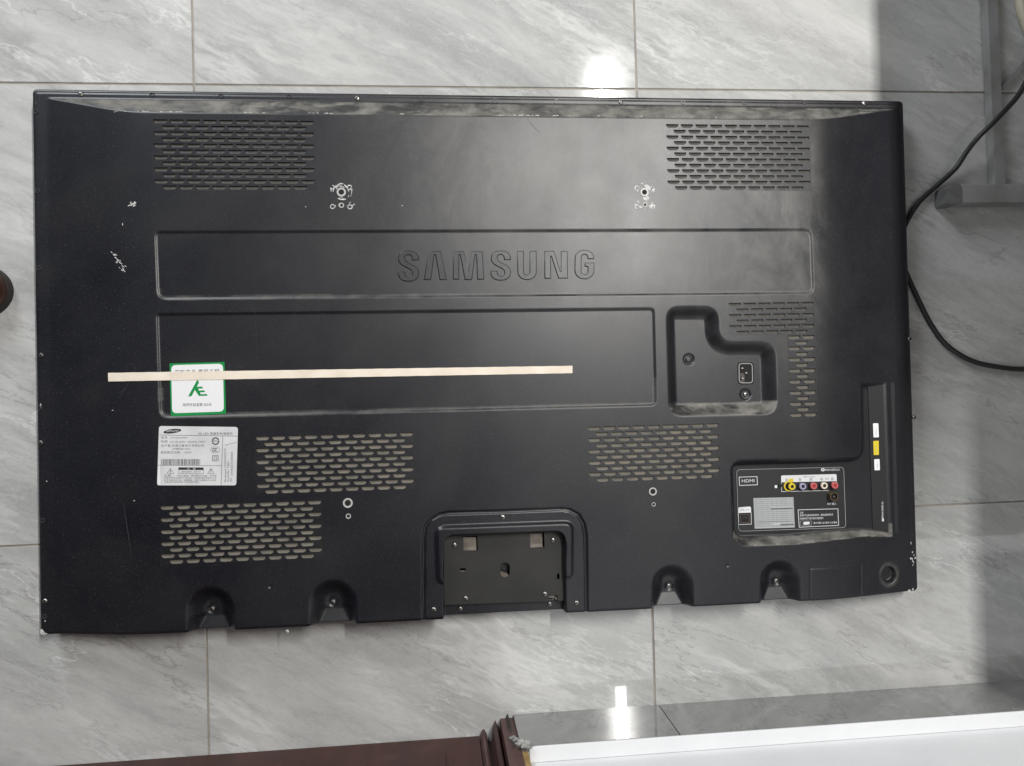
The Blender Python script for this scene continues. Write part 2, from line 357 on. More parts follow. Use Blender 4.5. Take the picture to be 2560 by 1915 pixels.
SCREW_SC = [(531, 1522), (833, 1505), (1672, 1464), (1940, 1452)]
PATCH = PL([(2026, 1421), (2160, 1417), (2162, 1560), (2026, 1570)])
KNOB = tuple(L(2225, 1438, .044))
DIMP = [tuple(L(1722.5, 898.6, .044)), tuple(L(1864, 986, .044))]
def height(X, Y):
    X = np.asarray(X, float); Y = np.asarray(Y, float)
    pr = profile(X); bev = (HH-Y-.0125)/.0270; bev = smin(bev, 1.3+0*bev, .05); bev = -smin(-bev, 0*bev, .06)
    z = ZR+(ZP-ZR)*smin(pr, bev, .03); z = np.clip(z, ZR, ZP)
    dust = .74*smooth((bev-.02)/.05)*smooth((pr+.03-bev)/.07)
    lip = np.minimum(np.minimum(HW-X, X+HW), np.minimum(HH-Y, Y+HH)); z = z-.0022*(1-smooth(lip/.0035))
    z = np.where((lip > .0035) & (lip < .0060) & (HH-Y < .02), z-.0006, z)
    # raised-edge recessed panels
    for q, dp in ((PAN1, .0019), (PAN2, .0021)):
        s = sdpoly(q, X, Y); z = z-dp*smooth(-s/.0034)
        dust = np.maximum(dust, np.where((s < .001) & (s > -.006) & (Y < np.mean([p[1] for p in q])-.03), .22, 0))
    s = sdpoly(LPOK, X, Y); f = smooth(-s/.0185); z = z-.0165*f
    lowy = min(p[1] for p in LPOK); dust = np.maximum(dust, np.where((s < -.001) & (s > -.020) & (Y < lowy+.021), .85*smooth((lowy+.024-Y)/.006), 0))
    for c in DIMP:
        r = np.hypot(X-c[0], Y-c[1]); z = z-np.where(r < .0085, .0028*smooth((.0085-r)/.0018), 0)
    c = DIMP[0]; r = np.hypot(X-c[0], Y-c[1]); z = z+.0024*smooth((.0055-r)/.0016)
    s = sdpoly(CON, X, Y); f = smooth(-s/.0115); zf = .0385+0*z; z = np.where(s < 0, np.minimum(z, z*(1-f)+zf*f), z)
    lowy = min(p[1] for p in CON); dust = np.maximum(dust, np.where((s < -.0005) & (s > -.015) & (Y < lowy+.022), .8*smooth((z-.0386)/.003), 0))
    s = sdpoly(ARCH, X, Y); z = z-.0030*(smooth((s+.0042)/.0015)-smooth((s-.0002)/.0015))-.0012*smooth(-(s+.002)/.003)
    s = sdpoly(RIDGE, X, Y); z = z+.0042*smooth(-s/.0062)
    s = sdpoly(OPEN, X, Y); z = np.where(s < 0, z+(.0345-z)*smooth(-s/.0016), z)
    yb = float(L(1260, 1507, .045)[1]); slope = math.tan(TH*0+.0); z = np.where((s < -.0016) & (Y < yb), .0365, z)
    for q, sp in zip(SCO, SCREW_SC):
        c = L(sp[0], sp[1], .038); s = sdpoly(q, X, Y); f = smooth(-s/np.clip(.025-.55*np.clip(c[1]-Y-.004, 0, 1), .012, 1))**.85
        zf = .0375+np.clip(c[1]-.0085-Y, 0, 1)*.27-.0015*smooth((.0075-np.hypot(X-c[0], Y-c[1]))/.003)
        z = np.where(s < 0, np.minimum(z, z*(1-f)+zf*f), z)
        dust = np.maximum(dust, np.where((s < -.012) & (Y < c[1]-.009), .02, 0))
    s = sdpoly(PATCH, X, Y); z = z-.0012*np.exp(-(s/.0010)**2)
    r = np.hypot(X-KNOB[0], (Y-KNOB[1])*.92); z = np.where(r < .0165, z*1-(z-.0425)*smooth((.0165-r)/.004), z); z = np.where(r < .0115, z-.010*smooth((.0115-r)/.002), z)
    z = z+.0012*np.exp(-((r-.0155)/.0016)**2)
    dust = np.maximum(dust, .3*np.exp(-((r-.0145)/.003)**2))
    for px, py in ((675.5, 1467), (1818.7, 1413)):
        c = L(px, py); z = z-.0016*smooth((.0026-np.hypot(X-c[0], Y-c[1]))/.0016)
    return z, dust
def Z(a, b): return float(height(np.array([a]), np.array([b]))[0][0])
# ---- vent blocks: [name corners], rows, columns
def vb(tl, tr, bl, br, rows, n, lastidx, mat_, cells=None):
    """px of slot extents: tl/tr row 0 left/right ends, bl/br same for row lastidx"""
    A, B, C, D = [L(*p) for p in (tl, tr, bl, br)]
    x0 = (A[0]+C[0])/2; x1 = (B[0]+D[0])/2; y0 = (A[1]+B[1])/2; y1 = (C[1]+D[1])/2
    return dict(x0=x0, x1=x1, y0=y0, rp=(y0-y1)/lastidx, rows=rows, n=n, mat=mat_)
VB = [vb((383.7, 298), (785, 302.5), (385.3, 447.3), (788, 451.4), 12, 10, 10, M_LOUA),
      vb((1665.5, 312.4), (2023, 311.7), (1668, 453.1), (2026, 450.6), 12, 10, 10, M_LOUC),
      vb((638.8, 1091.8), (1034.5, 1080), (641.7, 1210.5), (1035.2, 1197.2), 10, 10, 8, M_LOUB),
      vb((1468.7, 1066), (1797.9, 1059.2), (1473.3, 1180.7), (1799.7, 1171.7), 10, 9, 8, M_LOUB),
      vb((400, 1265.4), (805.2, 1250), (402.8, 1386.7), (805.7, 1368.4), 10, 10, 8, M_LOUB)]
u = vb((1821.4, 757.9), (2034, 755), (1829.5, 1036), (2043, 1032.8), 21, 6, 20, M_LOUC)
pit = (u['x1']-u['x0'])/(5+.855)
u1 = dict(u, rows=6); u2 = dict(u, x0=u['x0']+4*pit, y0=u['y0']-6*u['rp'], rows=15, n=2, mat=M_LOUB)
VB += [u1, u2]
rects = []
for v in VB:
    v['p'] = (v['x1']-v['x0'])/(v['n']-1+.855); v['sw'] = v['p']*.83; v['sh'] = v['rp']*.66
    m = .0012
    v['rect'] = (v['x0']-m, v['x1']+m, v['y0']-(v['rows']-1)*v['rp']-v['sh']-m, v['y0']+m); rects.append(v['rect'])
# ---- cover grid
def lines(lo, hi, step, extra):
    base = np.linspace(lo, hi, int((hi-lo)/step)+1); ex = np.array(sorted(set(extra)))
    keep = [x for x in base if np.min(np.abs(ex-x)) > step*.35]
    return np.array(sorted(keep+list(ex)))
ex = [-HW, HW, -HW+.0035, HW-.0035, -HW+.001, HW-.001]; ey = [-HH, HH, HH-.0035, -HH+.0035, HH-.001, HH-.006, -HH+.001]
for r in rects: ex += [r[0], r[1]]; ey += [r[2], r[3]]
GX = lines(-HW, HW, .00125, ex); GY = lines(-HH, HH, .00125, ey)
XX, YY = np.meshgrid(GX, GY); ZZ, DD = height(XX, YY)
nx, ny = len(GX), len(GY)
# rounded outer corners
rc = .006
XO, YO = XX.copy(), YY.copy()
dx = np.abs(XX)-(HW-rc); dy = np.abs(YY)-(HH-rc); mk = (dx > 0) & (dy > 0)
rr = np.hypot(dx, dy)+1e-9; mm = np.maximum(dx, dy); sc_ = np.where(mk, mm/rr, 1)
XO = np.where(mk, np.sign(XX)*(HW-rc+dx*sc_), XO); YO = np.where(mk, np.sign(YY)*(HH-rc+dy*sc_), YO)
V = np.stack([XO, YO, ZZ], -1).reshape(-1, 3)
xc = (GX[1:]+GX[:-1])/2; yc = (GY[1:]+GY[:-1])/2; XC, YC = np.meshgrid(xc, yc); keep = np.ones(XC.shape, bool)
for r in rects: keep &= ~((XC > r[0]) & (XC < r[1]) & (YC > r[2]) & (YC < r[3]))
I, J = np.nonzero(keep); q = I*nx+J; Q = np.stack([q, q+1, q+nx+1, q+nx], -1)
# skirt down the outside
ring = [j for j in range(nx)]+[i*nx+nx-1 for i in range(1, ny)]+[(ny-1)*nx+j for j in range(nx-2, -1, -1)]+[i*nx for i in range(ny-2, 0, -1)]
ring = np.array(ring); nb = len(V); SK = V[ring].copy(); SK[:, 2] = .016; V = np.vstack([V, SK]); rn = np.roll(np.arange(len(ring)), -1)
Q = np.vstack([Q, np.stack([ring, nb+np.arange(len(ring)), nb+rn, ring[rn]], -1)])
me = bpy.data.meshes.new('back_cover'); me.vertices.add(len(V)); me.vertices.foreach_set('co', V.ravel())
me.loops.add(Q.size); me.loops.foreach_set('vertex_index', Q.ravel().astype(np.int32)); me.polygons.add(len(Q))
me.polygons.foreach_set('loop_start', np.arange(0, Q.size, 4, dtype=np.int32)); me.polygons.foreach_set('loop_total', np.full(len(Q), 4, np.int32))
me.polygons.foreach_set('use_smooth', np.ones(len(Q), bool)); me.update(calc_edges=True)
me.materials.append(M_COV)
# old grime plus painted-in tube highlight: cloudy patch up at the right of the middle
g1 = L(1560, 380); g2 = L(1980, 620); g3 = L(1500, 640)
st = .95*np.exp(-(((XX-g1[0])/.26)**2+((YY-g1[1])/.11)**2))+.45*np.exp(-(((XX-g2[0])/.16)**2+((YY-g2[1])/.16)**2))+.18*np.exp(-(((XX-g3[0])/.30)**2+((YY-g3[1])/.10)**2))
st = st*(.12+.88*smooth((HW-aR+.012-XX)/.03))
for nm, arr in (('dust', DD), ('stain_sheen', st)):
    at = me.attributes.new(nm, 'FLOAT', 'POINT'); at.data.foreach_set('value', np.concatenate([arr.ravel(), np.zeros(len(ring))]).astype(np.float32))
P('back_cover', me)
b = MB(); b.box((-HW+.004, -HH+.004, 0), (HW-.020, HH-.004, .030), ch=.002); P('screen_bezel', b.mesh('screen_bezel', M_BLK))

# ---- vent grilles with their louvres
slots = []
for v in VB:
    x0, x1, y0, y1 = v['rect']; mb = MB(); zt = ZP; top = y1; sw, sh, p = v['sw'], v['sh'], v['p']
    full = [(x0, x1)]
    for r in range(v['rows']):
        odd = (r % 2 == 1); n = v['n']-1 if odd else v['n']; ys = v['y0']-r*v['rp']; yb = ys-sh
        nxt = (v['y0']-(r+1)*v['rp']+(v['rp']-sh)/2) if r < v['rows']-1 else y0
        mb.poly([(x0, ys, zt), (x1, ys, zt), (x1, top, zt), (x0, top, zt)]); mb.poly([(x0, nxt, zt), (x1, nxt, zt), (x1, yb, zt), (x0, yb, zt)])
        cut = sh*.75; px_, pc, pb = x0, x0, x0
        for k in range(n+1):
            if k < n:
                s0 = v['x0']+k*p+(p/2 if odd else 0); s1 = s0+sw
                A, Bc, Bb = s0, s0+cut*.12, s0+cut*.85
            else: A = Bc = Bb = x1
            mb.poly([(px_, ys, zt), (pc, yb+cut*.5, zt), (pb, yb, zt), (Bb, yb, zt), (Bc, yb+cut*.5, zt), (A, ys, zt)])
            if k < n:
                E_ = [(s0, ys), (s0+cut*.12, yb+cut*.5), (s0+cut*.85, yb), (s1-cut*.85, yb), (s1-cut*.12, yb+cut*.5), (s1, ys)]
                for i in range(6):
                    a, c = E_[i], E_[(i+1) % 6]; mb.add([(*a, zt), (*c, zt), (*c, zt-.0048), (*a, zt-.0048)], [(3, 2, 1, 0)])
                slots.append((v, (s0+s1)/2, ys, (s1-s0)*sh)); px_, pc, pb = s1, s1-cut*.12, s1-cut*.85
        top = nxt
    gm = mb.mesh('vent_grille', M_COV)
    at = gm.attributes.new('dust', 'FLOAT', 'POINT'); at.data.foreach_set('value', [.02]*len(gm.vertices))
    v['obj'] = P('vent_grille', gm)
    lm = MB(); h = sw/2; lm.add([(-h-.0002, .0002, -.0034), (h+.0002, .0002, -.0034), (h, -sh*.62, -.0013), (h-sh*.3, -sh-.0001, -.0005), (-h+sh*.3, -sh-.0001, -.0005), (-h, -sh*.62, -.0013)], [(5, 4, 3, 2), (5, 2, 1, 0)])
    v['lm'] = lm.mesh('louvre', v['mat']); v['lv'] = lm
slots.sort(key=lambda s: -s[3]-(1e-9 if s[0] is VB[4] else 0))
rest = {}
for k, (v, x, y, _) in enumerate(slots):
    if k < 296: link('louvre', v['lm'], v['obj'], loc=(x, y, ZP))
    else: rest.setdefault(id(v), (v, MB()))[1].add([(a+x, b+y, c+ZP) for a, b, c in v['lv'].v], v['lv'].f)
for v, m_ in rest.values(): link('louvre_rows', m_.mesh('louvre_rows', v['mat']), v['obj'], kind='stuff')

# ---- flat prints, labels and lettering, drawn in measured pixels and laid on the real surface
def text_mesh(s, size=1.0):
    cu = bpy.data.curves.new('lettering', 'FONT'); cu.body = s; cu.size = size; cu.resolution_u = 3
    o = bpy.data.objects.new('lettering', cu); COL.objects.link(o); bpy.context.view_layer.update()
    me = bpy.data.meshes.new_from_object(o.evaluated_get(bpy.context.evaluated_depsgraph_get()))
    v = np.array([p.co[:2] for p in me.vertices]) if len(me.vertices) else np.zeros((0, 2)); f = [tuple(p.vertices) for p in me.polygons]
    bpy.data.objects.remove(o); bpy.data.curves.remove(cu); bpy.data.meshes.remove(me); return v, f
class Draw:
    def __init__(s, x0, y0, k, z): s.c = (x0, y0, k); s.z = z; s.mb = MB()
    def loc(s, pts, z=None):
        x0, y0, k = s.c; a = np.array(pts, float); z = s.z if z is None else z
        return [(p[0], p[1], z) for p in L(x0+a[:, 0]*k, y0+a[:, 1]*k, z)]
    def poly(s, pts, m=0, dz=0): s.mb.poly(s.loc(pts, s.z+dz), m)
    def slab(s, pts, h, m=0): s.mb.prism([(p[0], p[1]) for p in s.loc(pts)], s.z, s.z+h, m)
    def stroke(s, pts, w, m=0, closed=False, dz=0):
        P_ = [np.array(p, float) for p in pts]; n = len(P_); Lf, Rt = [], []
        ws = w if isinstance(w, (list, tuple)) else [w]*n
        for i in range(n):
            a = P_[i-1] if (i > 0 or closed) else P_[i]; b = P_[(i+1) % n] if (i < n-1 or closed) else P_[i]
            d1 = P_[i]-a; d2 = b-P_[i]; t = (d1/(np.linalg.norm(d1) or 1)+d2/(np.linalg.norm(d2) or 1)); t = t/(np.linalg.norm(t) or 1)
            nn = np.array([-t[1], t[0]]); kk = 1.
            if np.linalg.norm(d1) and np.linalg.norm(d2): kk = 1/max(.6, abs(np.dot(nn, np.array([-d2[1], d2[0]])/np.linalg.norm(d2))))
            Lf.append(P_[i]+nn*ws[i]/2*kk); Rt.append(P_[i]-nn*ws[i]/2*kk)
        v = s.loc(Lf+Rt, s.z+dz); m_ = n if closed else n-1
        for i in range(m_):
            j = (i+1) % n; s.mb.poly([v[i], v[j], v[n+j], v[n+i]], m)
    def ring(s, cx, cy, rx, ry, w, m=0, a0=0, a1=360, dz=0):
        k = 28; full = a1-a0 >= 360
        pts = [(cx+rx*math.cos(math.radians(a0+(a1-a0)*i/k)), cy+ry*math.sin(math.radians(a0+(a1-a0)*i/k))) for i in range(k if full else k+1)]
        s.stroke(pts, w, m, full, dz)
    def text(s, str_, x, y, w, h, m=0, dx=0., dy=0., dz=0, rot=0):
        """lower-left (x,y), total width w, cap height h in crop px; dy = baseline drop per px"""
        v, f = text_mesh(str_)
        if len(v) == 0: return
        mn, mx = v.min(0), v.max(0); v = (v-mn)/(mx-mn); X = v[:, 0]*w; Yv = v[:, 1]*h
        if rot == 90: pts = np.stack([x-Yv*-1*-1, y-X], -1); pts = np.stack([x-h+Yv*-1+h, y-X], -1)
        else: pts = np.stack([x+X+Yv*dx, y-Yv+X*dy], -1)
        lv = s.loc(pts, s.z+dz); s.mb.add(lv, f, m)
    def part(s, name, mats, parent=tv, **k): return P(name, s.mb.mesh(name, mats), parent, **k)
def rect(x0, y0, x1, y1): return [(x0, y0), (x1, y0), (x1, y1), (x0, y1)]

# embossed maker's name
def curve_letter(name, outlines, z, ext, bev, m, parent=tv):
    cu = bpy.data.curves.new(name, 'CURVE'); cu.dimensions = '2D'; cu.fill_mode = 'BOTH'; cu.extrude = ext; cu.bevel_depth = bev; cu.bevel_resolution = 1; cu.offset = -bev
    for o_ in outlines:
        sp = cu.splines.new('POLY'); sp.points.add(len(o_)-1); sp.use_cyclic_u = True
        for i, p in enumerate(o_): sp.points[i].co = (p[0], p[1], 0, 1)
    o = bpy.data.objects.new(name, cu); COL.objects.link(o); bpy.context.view_layer.update()
    me = bpy.data.meshes.new_from_object(o.evaluated_get(bpy.context.evaluated_depsgraph_get())); bpy.data.objects.remove(o)
    me.materials.clear(); me.materials.append(m); me.name = name
    return P(name, me, parent, loc=(0, 0, z))
def s_glyph(x0, y0, x1, y1):
    out = [(200, 95), (199, 62), (180, 26), (145, 6), (98, 0), (52, 6), (18, 28), (3, 66), (6, 104), (28, 136), (66, 160), (106, 180), (128, 196), (136, 220), (130, 246), (112, 257), (94, 257), (76, 246), (69, 226), (67, 205)]
    ret = [(0, 205), (1, 240), (20, 276), (56, 296), (100, 302), (148, 295), (184, 272), (200, 232), (197, 192), (174, 158), (134, 134), (96, 114), (74, 96), (66, 72), (72, 54), (88, 43), (108, 43), (125, 54), (132, 72), (134, 95)]
    def sm(q): return catmull(q, 3)
    o = sm(out)+sm(ret); return [(x0+p[0]/200*(x1-x0), y0+p[1]/302*(y1-y0)) for p in o]
def arc(cx, cy, rx, ry, a0, a1, k=8): return [(cx+rx*math.cos(math.radians(a0+(a1-a0)*i/k)), cy+ry*math.sin(math.radians(a0+(a1-a0)*i/k))) for i in range(k+1)]
GL = [s_glyph(103, 108, 316, 425),
      [(415, 113), (540, 113), (602, 408), (530, 408), (484, 152), (474, 152), (440, 408), (368, 408)],
      [(665, 116), (777, 116), (820, 328), (858, 116), (968, 116), (983, 405), (914, 405), (904, 152), (894, 152), (860, 408), (786, 408), (738, 150), (730, 150), (728, 405), (665, 405)],
      s_glyph(1052, 108, 1257, 415),
      [(1322, 112), (1390, 112), (1391, 325)]+arc(1421, 325, 30, 32, 180, 0)+[(1451, 112), (1520, 112)]+arc(1424, 325, 98, 84, 0, 180, 14),
      [(1603, 112), (1700, 112), (1766, 322), (1771, 322), (1772, 112), (1838, 112), (1842, 393), (1744, 393), (1672, 168), (1666, 168), (1670, 395), (1603, 395)],
      [(2110, 194), (2044, 194), (2043, 178)]+arc(2012, 178, 31, 30, 0, -180)+[(1981, 325)]+arc(2013, 325, 32, 28, 180, 0)+[(2045, 275), (2015, 272), (2015, 232), (2113, 232)]+arc(2012, 312, 101, 90, 0, 180, 12)+arc(2012, 182, 99, 82, 180, 360, 12)]
for o_ in GL: curve_letter('embossed_letter', [PL([(970+p[0]*.24412, 600+p[1]*.24412) for p in o_], ZP-.0012)], ZP-.0018, .0003, .0010, M_COV)

# ---- screws
def screw_mesh(r, m1=M_STEEL, hexs=False):
    s = MB(); s.lathe([(r*1.02, -.0014), (r, .0002), (r*.93, .0009), (r*.7, .0015), (r*.35, .0018)], 20, m=0)
    for a in (0.5, 0.5+math.pi/2):
        c, sn = math.cos(a), math.sin(a); h, w_ = r*.58, r*.15
        s.add([(c*x-sn*y, sn*x+c*y, .00195) for x, y in ((-h, -w_), (h, -w_), (h, w_), (-h, w_))], [(0, 1, 2, 3)], 1)
    return s.mesh('screw', [m1, M_DARK])
SM = screw_mesh(.0034); SMD = screw_mesh(.0036, M_DSTEEL); SMS = screw_mesh(.0032, M_DSTEEL)
def screw(px, py, z, m=SM, sink=0.):
    p = L(px, py, z); o = P('screw', m, loc=(p[0], p[1], z-sink)); o.rotation_euler = (0, 0, random.uniform(0, 3)); return o
for px, py in ((202, 236), (892.8, 246), (1552, 255.3), (2160, 257.8)): screw(px, py, ZR, SM)
for px, py, z in ((1085, 1523.5, ZP-.001), (1442, 1507, ZP-.001), (1257.4, 1292.9, ZP-.001), (1136, 1362, .048), (1382, 1350, .048), (1165, 1496, .048), (1363, 1485, .048), (1150.5, 1521.5, .038), (1374, 1510, .038)): screw(px, py, z, SM if z < .05 else SM)
for (px, py) in SCREW_SC: screw(px, py, .038, SM)
screw(1864, 986, .0412, SM); screw(103, 888, ZR, SMS); screw(112.7, 1502.7, ZR, SM); screw(2274, 847, ZR, SMS); screw(102, 1107, ZR, SMS); screw(2285, 1043, ZR, SMS)
# small moulded pips along the rim
pm = MB(); pm.lathe([(.0034, .0002), (.0031, .0010), (.0021, .0010), (.0018, -.0002)], 16); pm = pm.mesh('rim_pip', mat('worn_pip', (.035, .035, .038), .35), False)
for px, py in ((380, 237), (552, 240), (722, 241), (1052, 249), (1237.5, 252.4), (1391, 254), (1707, 256), (1861, 256.7), (2011, 256), (89.5, 279), (94.4, 477), (97, 670), (100, 1020), (106.6, 1301), (112, 1541)):
    p = L(px, py, ZR); P('rim_pip', pm, loc=(p[0], p[1], ZR))

# ---- wall-mount holes
def hole(px, py, ro, ri, rm):
    p = L(px, py, ZP); z = Z(*p)
    s = MB(); s.lathe([(ro, .0002), (ro*.97, .0010), (ri*1.12, .0010), (ri, .0006), (ri, -.0002)], 32, m=0, close=False)
    s.lathe([(ri*1.001, .0003), (ri*.98, .00035)], 32, m=1)
    o = P('mount_hole', s.mesh('mount_hole', [rm, M_DARK], False), loc=(p[0], p[1], z)); return o
hole(853.4, 480.5, .0064, .0038, M_RING); hole(1611, 480.8, .0060, .0036, M_RING); hole(869.6, 1257.5, .0068, .0042, M_RING); hole(1632, 1228.7, .0058, .0038, M_RING)
hole(854, 513.5, .0036, .0020, M_RING); hole(1612.6, 512, .0032, .0019, M_RING); hole(871, 1290.4, .0036, .0022, M_RING); hole(1634, 1260.8, .0030, .0020, M_RING)
# ---- scrapes where the wall bracket rubbed the paint off
d = Draw(800, 440, .06042, ZP+.00022)
d.ring(873, 640, 235, 330, 34, a0=205, a1=290); d.ring(873, 645, 205, 275, 20, a0=200, a1=275); d.ring(873, 650, 190, 225, 26, a0=250, a1=312)
d.stroke([(730, 920), (820, 955), (920, 965), (1010, 962), (1075, 955)], [14, 44, 60, 70, 6]); d.stroke([(800, 870), (880, 893), (955, 880)], 16)
d.ring(1215, 468, 85, 88, 42); d.stroke([(1000, 360), (1060, 420), (1120, 470)], [40, 60, 70]); d.stroke([(1150, 520), (1200, 645)], [70, 14]); d.stroke([(1290, 440), (1318, 560), (1310, 680), (1290, 760)], [20, 34, 26, 14])
d.ring(505, 455, 78, 70, 34, a0=-80, a1=140); d.stroke([(425, 480), (455, 560), (458, 660)], [18, 36, 16]); d.stroke([(560, 520), (535, 660)], [60, 18]); d.stroke([(590, 500), (640, 420), (680, 380)], [50, 40, 20])
d.ring(515, 1262, 82, 82, 34); d.stroke([(590, 1200), (625, 1240), (590, 1300)], 50); d.ring(880, 1210, 100, 92, 26, a0=60, a1=290); d.stroke([(820, 1180), (800, 1260)], 50)
d.ring(1240, 1275, 92, 80, 40); d.stroke([(1320, 1240), (1450, 1150)], [40, 26]); d.stroke([(1120, 1240), (1170, 1260)], 60); d.stroke([(1200, 1140), (1275, 1070)], [30, 18]); d.stroke([(1195, 790), (1170, 885)], [22, 10]); d.stroke([(1290, 800), (1270, 840)], 20)
d.part('paint_scrape', M_WHITE)
d = Draw(1560, 440, .06042, ZP+.00022)
d.ring(525, 490, 72, 74, 40); d.stroke([(560, 560), (540, 650)], [100, 30]); d.stroke([(590, 510), (655, 440)], [60, 24])
d.poly([(830, 380), (900, 350), (1000, 380), (1100, 450), (1170, 540), (1080, 600), (960, 540), (890, 470)]); d.poly([(1110, 430), (1180, 400), (1150, 440), (1150, 500), (1200, 550), (1250, 490), (1280, 500), (1260, 660), (1220, 640), (1140, 640), (1110, 540)])
d.stroke([(700, 330), (760, 300), (810, 290)], [14, 50, 20]); d.poly([(760, 880), (900, 860), (1000, 820), (1040, 940), (960, 990), (880, 1000), (800, 960)])
d.poly([(560, 1020), (600, 1015), (655, 1085), (620, 1110), (550, 1080)]); d.poly([(470, 1150), (520, 1150), (600, 1210), (560, 1230), (500, 1220), (480, 1290), (540, 1340), (510, 1370), (430, 1310)])
d.stroke([(620, 1240), (700, 1290), (780, 1280)], [60, 60, 20]); d.stroke([(640, 1300), (700, 1330)], 20); d.poly([(1020, 1240), (1120, 1180), (1200, 1135), (1260, 1170), (1290, 1240), (1270, 1340), (1230, 1350), (1240, 1250), (1180, 1250), (1160, 1360), (1060, 1290)])
d.stroke([(1130, 1120), (1185, 1085)], [30, 40]); d.stroke([(910, 1045), (970, 1030)], 26)
d.part('paint_scrape', M_WHITE)
def flecks(name, items, zf=None):
    mb = MB()
    for px, py, w, h, a in items:
        z = zf if zf else ZP
        c = L(px, py, z); zz = max(Z(*c), Z(c[0]+.001, c[1]), Z(c[0], c[1]+.001))+.00035; k = 8
        pts = []
        for i in range(k):
            t = 2*math.pi*i/k; q = random.uniform(.55, 1.2); x, y = w/2*q*math.cos(t)*.00056, h/2*q*math.sin(t)*.00056
            pts.append((c[0]+x*math.cos(a)-y*math.sin(a), c[1]+x*math.sin(a)+y*math.cos(a), zz))
        mb.poly(pts)
    P(name, mb.mesh(name, M_WHITE))
fl = []
for x0, x1, n in ((275, 320, 4), (340, 372, 9), (400, 460, 14), (540, 580, 2), (605, 660, 7), (770, 830, 12), (1000, 1008, 3), (1250, 1290, 6), (1290, 1350, 16), (1380, 1425, 7), (1495, 1500, 2), (1600, 1606, 3), (1660, 1900, 6)):
    for _ in range(n):
        px = random.uniform(x0, x1); py = 276.8+(px-300)*.0098; fl.append((px, py+random.uniform(-.6, 1.2), random.uniform(2, 7), random.uniform(1., 2.4), 0))
flecks('paint_chip', fl)
fl = [(321+random.gauss(0, 1), 513, 8, 3, .3)]+[(random.gauss(333, 5), random.gauss(510, 3), random.uniform(3, 9), random.uniform(1.5, 3.5), .4) for _ in range(14)]
fl += [(281+i*2.6+random.gauss(0, 4.5), 630+i*4.2+random.gauss(0, 3), random.uniform(4, 9), random.uniform(1.5, 3), -.7) for i in range(12) for _ in range(2)]
fl += [(764, 517, 3, 3, 0), (1006, 514, 5, 2, 0), (277, 1026, 7, 2, .2), (334, 1252, 5, 3, 0), (305, 560, 2, 8, 0)]
flecks('scuff', fl)
fl = [(106, 1580, 9, 16, .1), (111, 1585, 14, 6, 0), (727, 1565, 8, 8, 0), (2273, 1476, 8, 6, .4), (2282, 1473, 5, 6, 0)]
fl += [(random.gauss(2286, 4), random.gauss(1397, 10), random.uniform(2, 4), random.uniform(4, 9), .1) for _ in range(9)]+[(2277, 1358, 3, 8, 0), (2281, 1380, 3, 7, 0), (102, 1014, 4, 10, 0), (117, 1203, 4, 4, 0), (113, 1552, 4, 4, 0)]
flecks('edge_chip', fl, ZR)
# faint long scratches
d = Draw(0, 0, 1, ZP+.00012)
M_SCR = mat('faint_scratch', (.030, .030, .032), .6)
d.stroke([(308, 1255), (315, 1300), (322, 1345), (329, 1400)], [.5, 1.6, 1.4, .4]); d.stroke([(1318, 296), (1335, 318), (1352, 334)], [.5, 1.3, .4]); d.stroke([(1120, 570), (1128, 535), (1132, 505)], [.6, 1.6, .4])
d.stroke([(298, 995), (310, 975), (322, 958)], [.5, 1.4, .4]); d.stroke([(1172, 988), (1166, 972)], [1.2, .4]); d.stroke([(636, 760), (640, 830), (641, 905)], [.3, .8, .3])
d.part('scratch', M_SCR)

# ---- white rating label
ox, oy, k = 370, 1050, .10875
lab = empty('x', '', '') if False else None
d = Draw(ox, oy, k, ZP+.0003); d.slab(rounded([(255, 138), (2070, 160), (2030, 1502), (208, 1502)], [60, 70, 60, 60]), .0003)
lab = d.part('rating_label', M_LABW, label='silver white rating label with barcode and warning triangles')
d = Draw(ox, oy, k, ZP+.00068)
el = [(math.cos(t*2*math.pi/36)*208, math.sin(t*2*math.pi/36)*50) for t in range(36)]; c, s_ = math.cos(-.13), math.sin(-.13)
d.poly([(560+x*c-y*s_, 257+x*s_+y*c) for x, y in el], 0)
d.text('SAMSUNG', 415, 282, 290, 44, 2, dy=-.055, dz=.0001)
d.stroke([(262, 345), (2062, 370)], 9); d.stroke([(1720, 366), (1680, 1500)], 9); d.stroke([(225, 1040), (1695, 1052)], 8)
d.text('3D LED 液晶彩色电视机', 1155, 340, 790, 62, 0, dy=.006)
d.text('型号:', 300, 430, 160, 52, 1); d.text('UA55ES6000J', 505, 433, 395, 42, 1)
d.text('电源:', 297, 520, 165, 56, 1); d.text('AC100-240V~ 50/60Hz 170W', 508, 524, 800, 44, 1)
d.text('生产者:天津三星电子有限公司', 300, 618, 985, 60, 1); d.text('(中国制造) (P001)', 560, 690, 425, 48, 1); d.text('典型额定功率:   120W', 292, 775, 710, 60, 1)
x = 305; random.seed(3)
while x < 1205:
    w_ = random.choice((5, 7, 9, 14)); d.poly([(x, 898), (x+w_, 898), (x+w_-2, 1036), (x-2, 1036)], 1 if x < 420 or random.random() < .3 else 0); x += w_+random.choice((6, 8, 10, 16))
d.ring(1553, 485, 76, 74, 26, 0, 20, 160); d.ring(1553, 485, 76, 74, 26, 0, 200, 340); d.poly([(1450, 490), (1498, 455), (1505, 500)]); d.poly([(1655, 480), (1608, 515), (1602, 468)]); d.text('10', 1515, 512, 76, 62)
d.ring(1548, 688, 108, 72, 8, 1); [d.ring(1505+i*38, 688, 26, 34, 13, 0, 50, 310) for i in range(3)]
d.stroke(rect(1480, 820, 1612, 940), 13, 1, True); d.stroke(rect(1515, 848, 1582, 908), 12, 1, True)
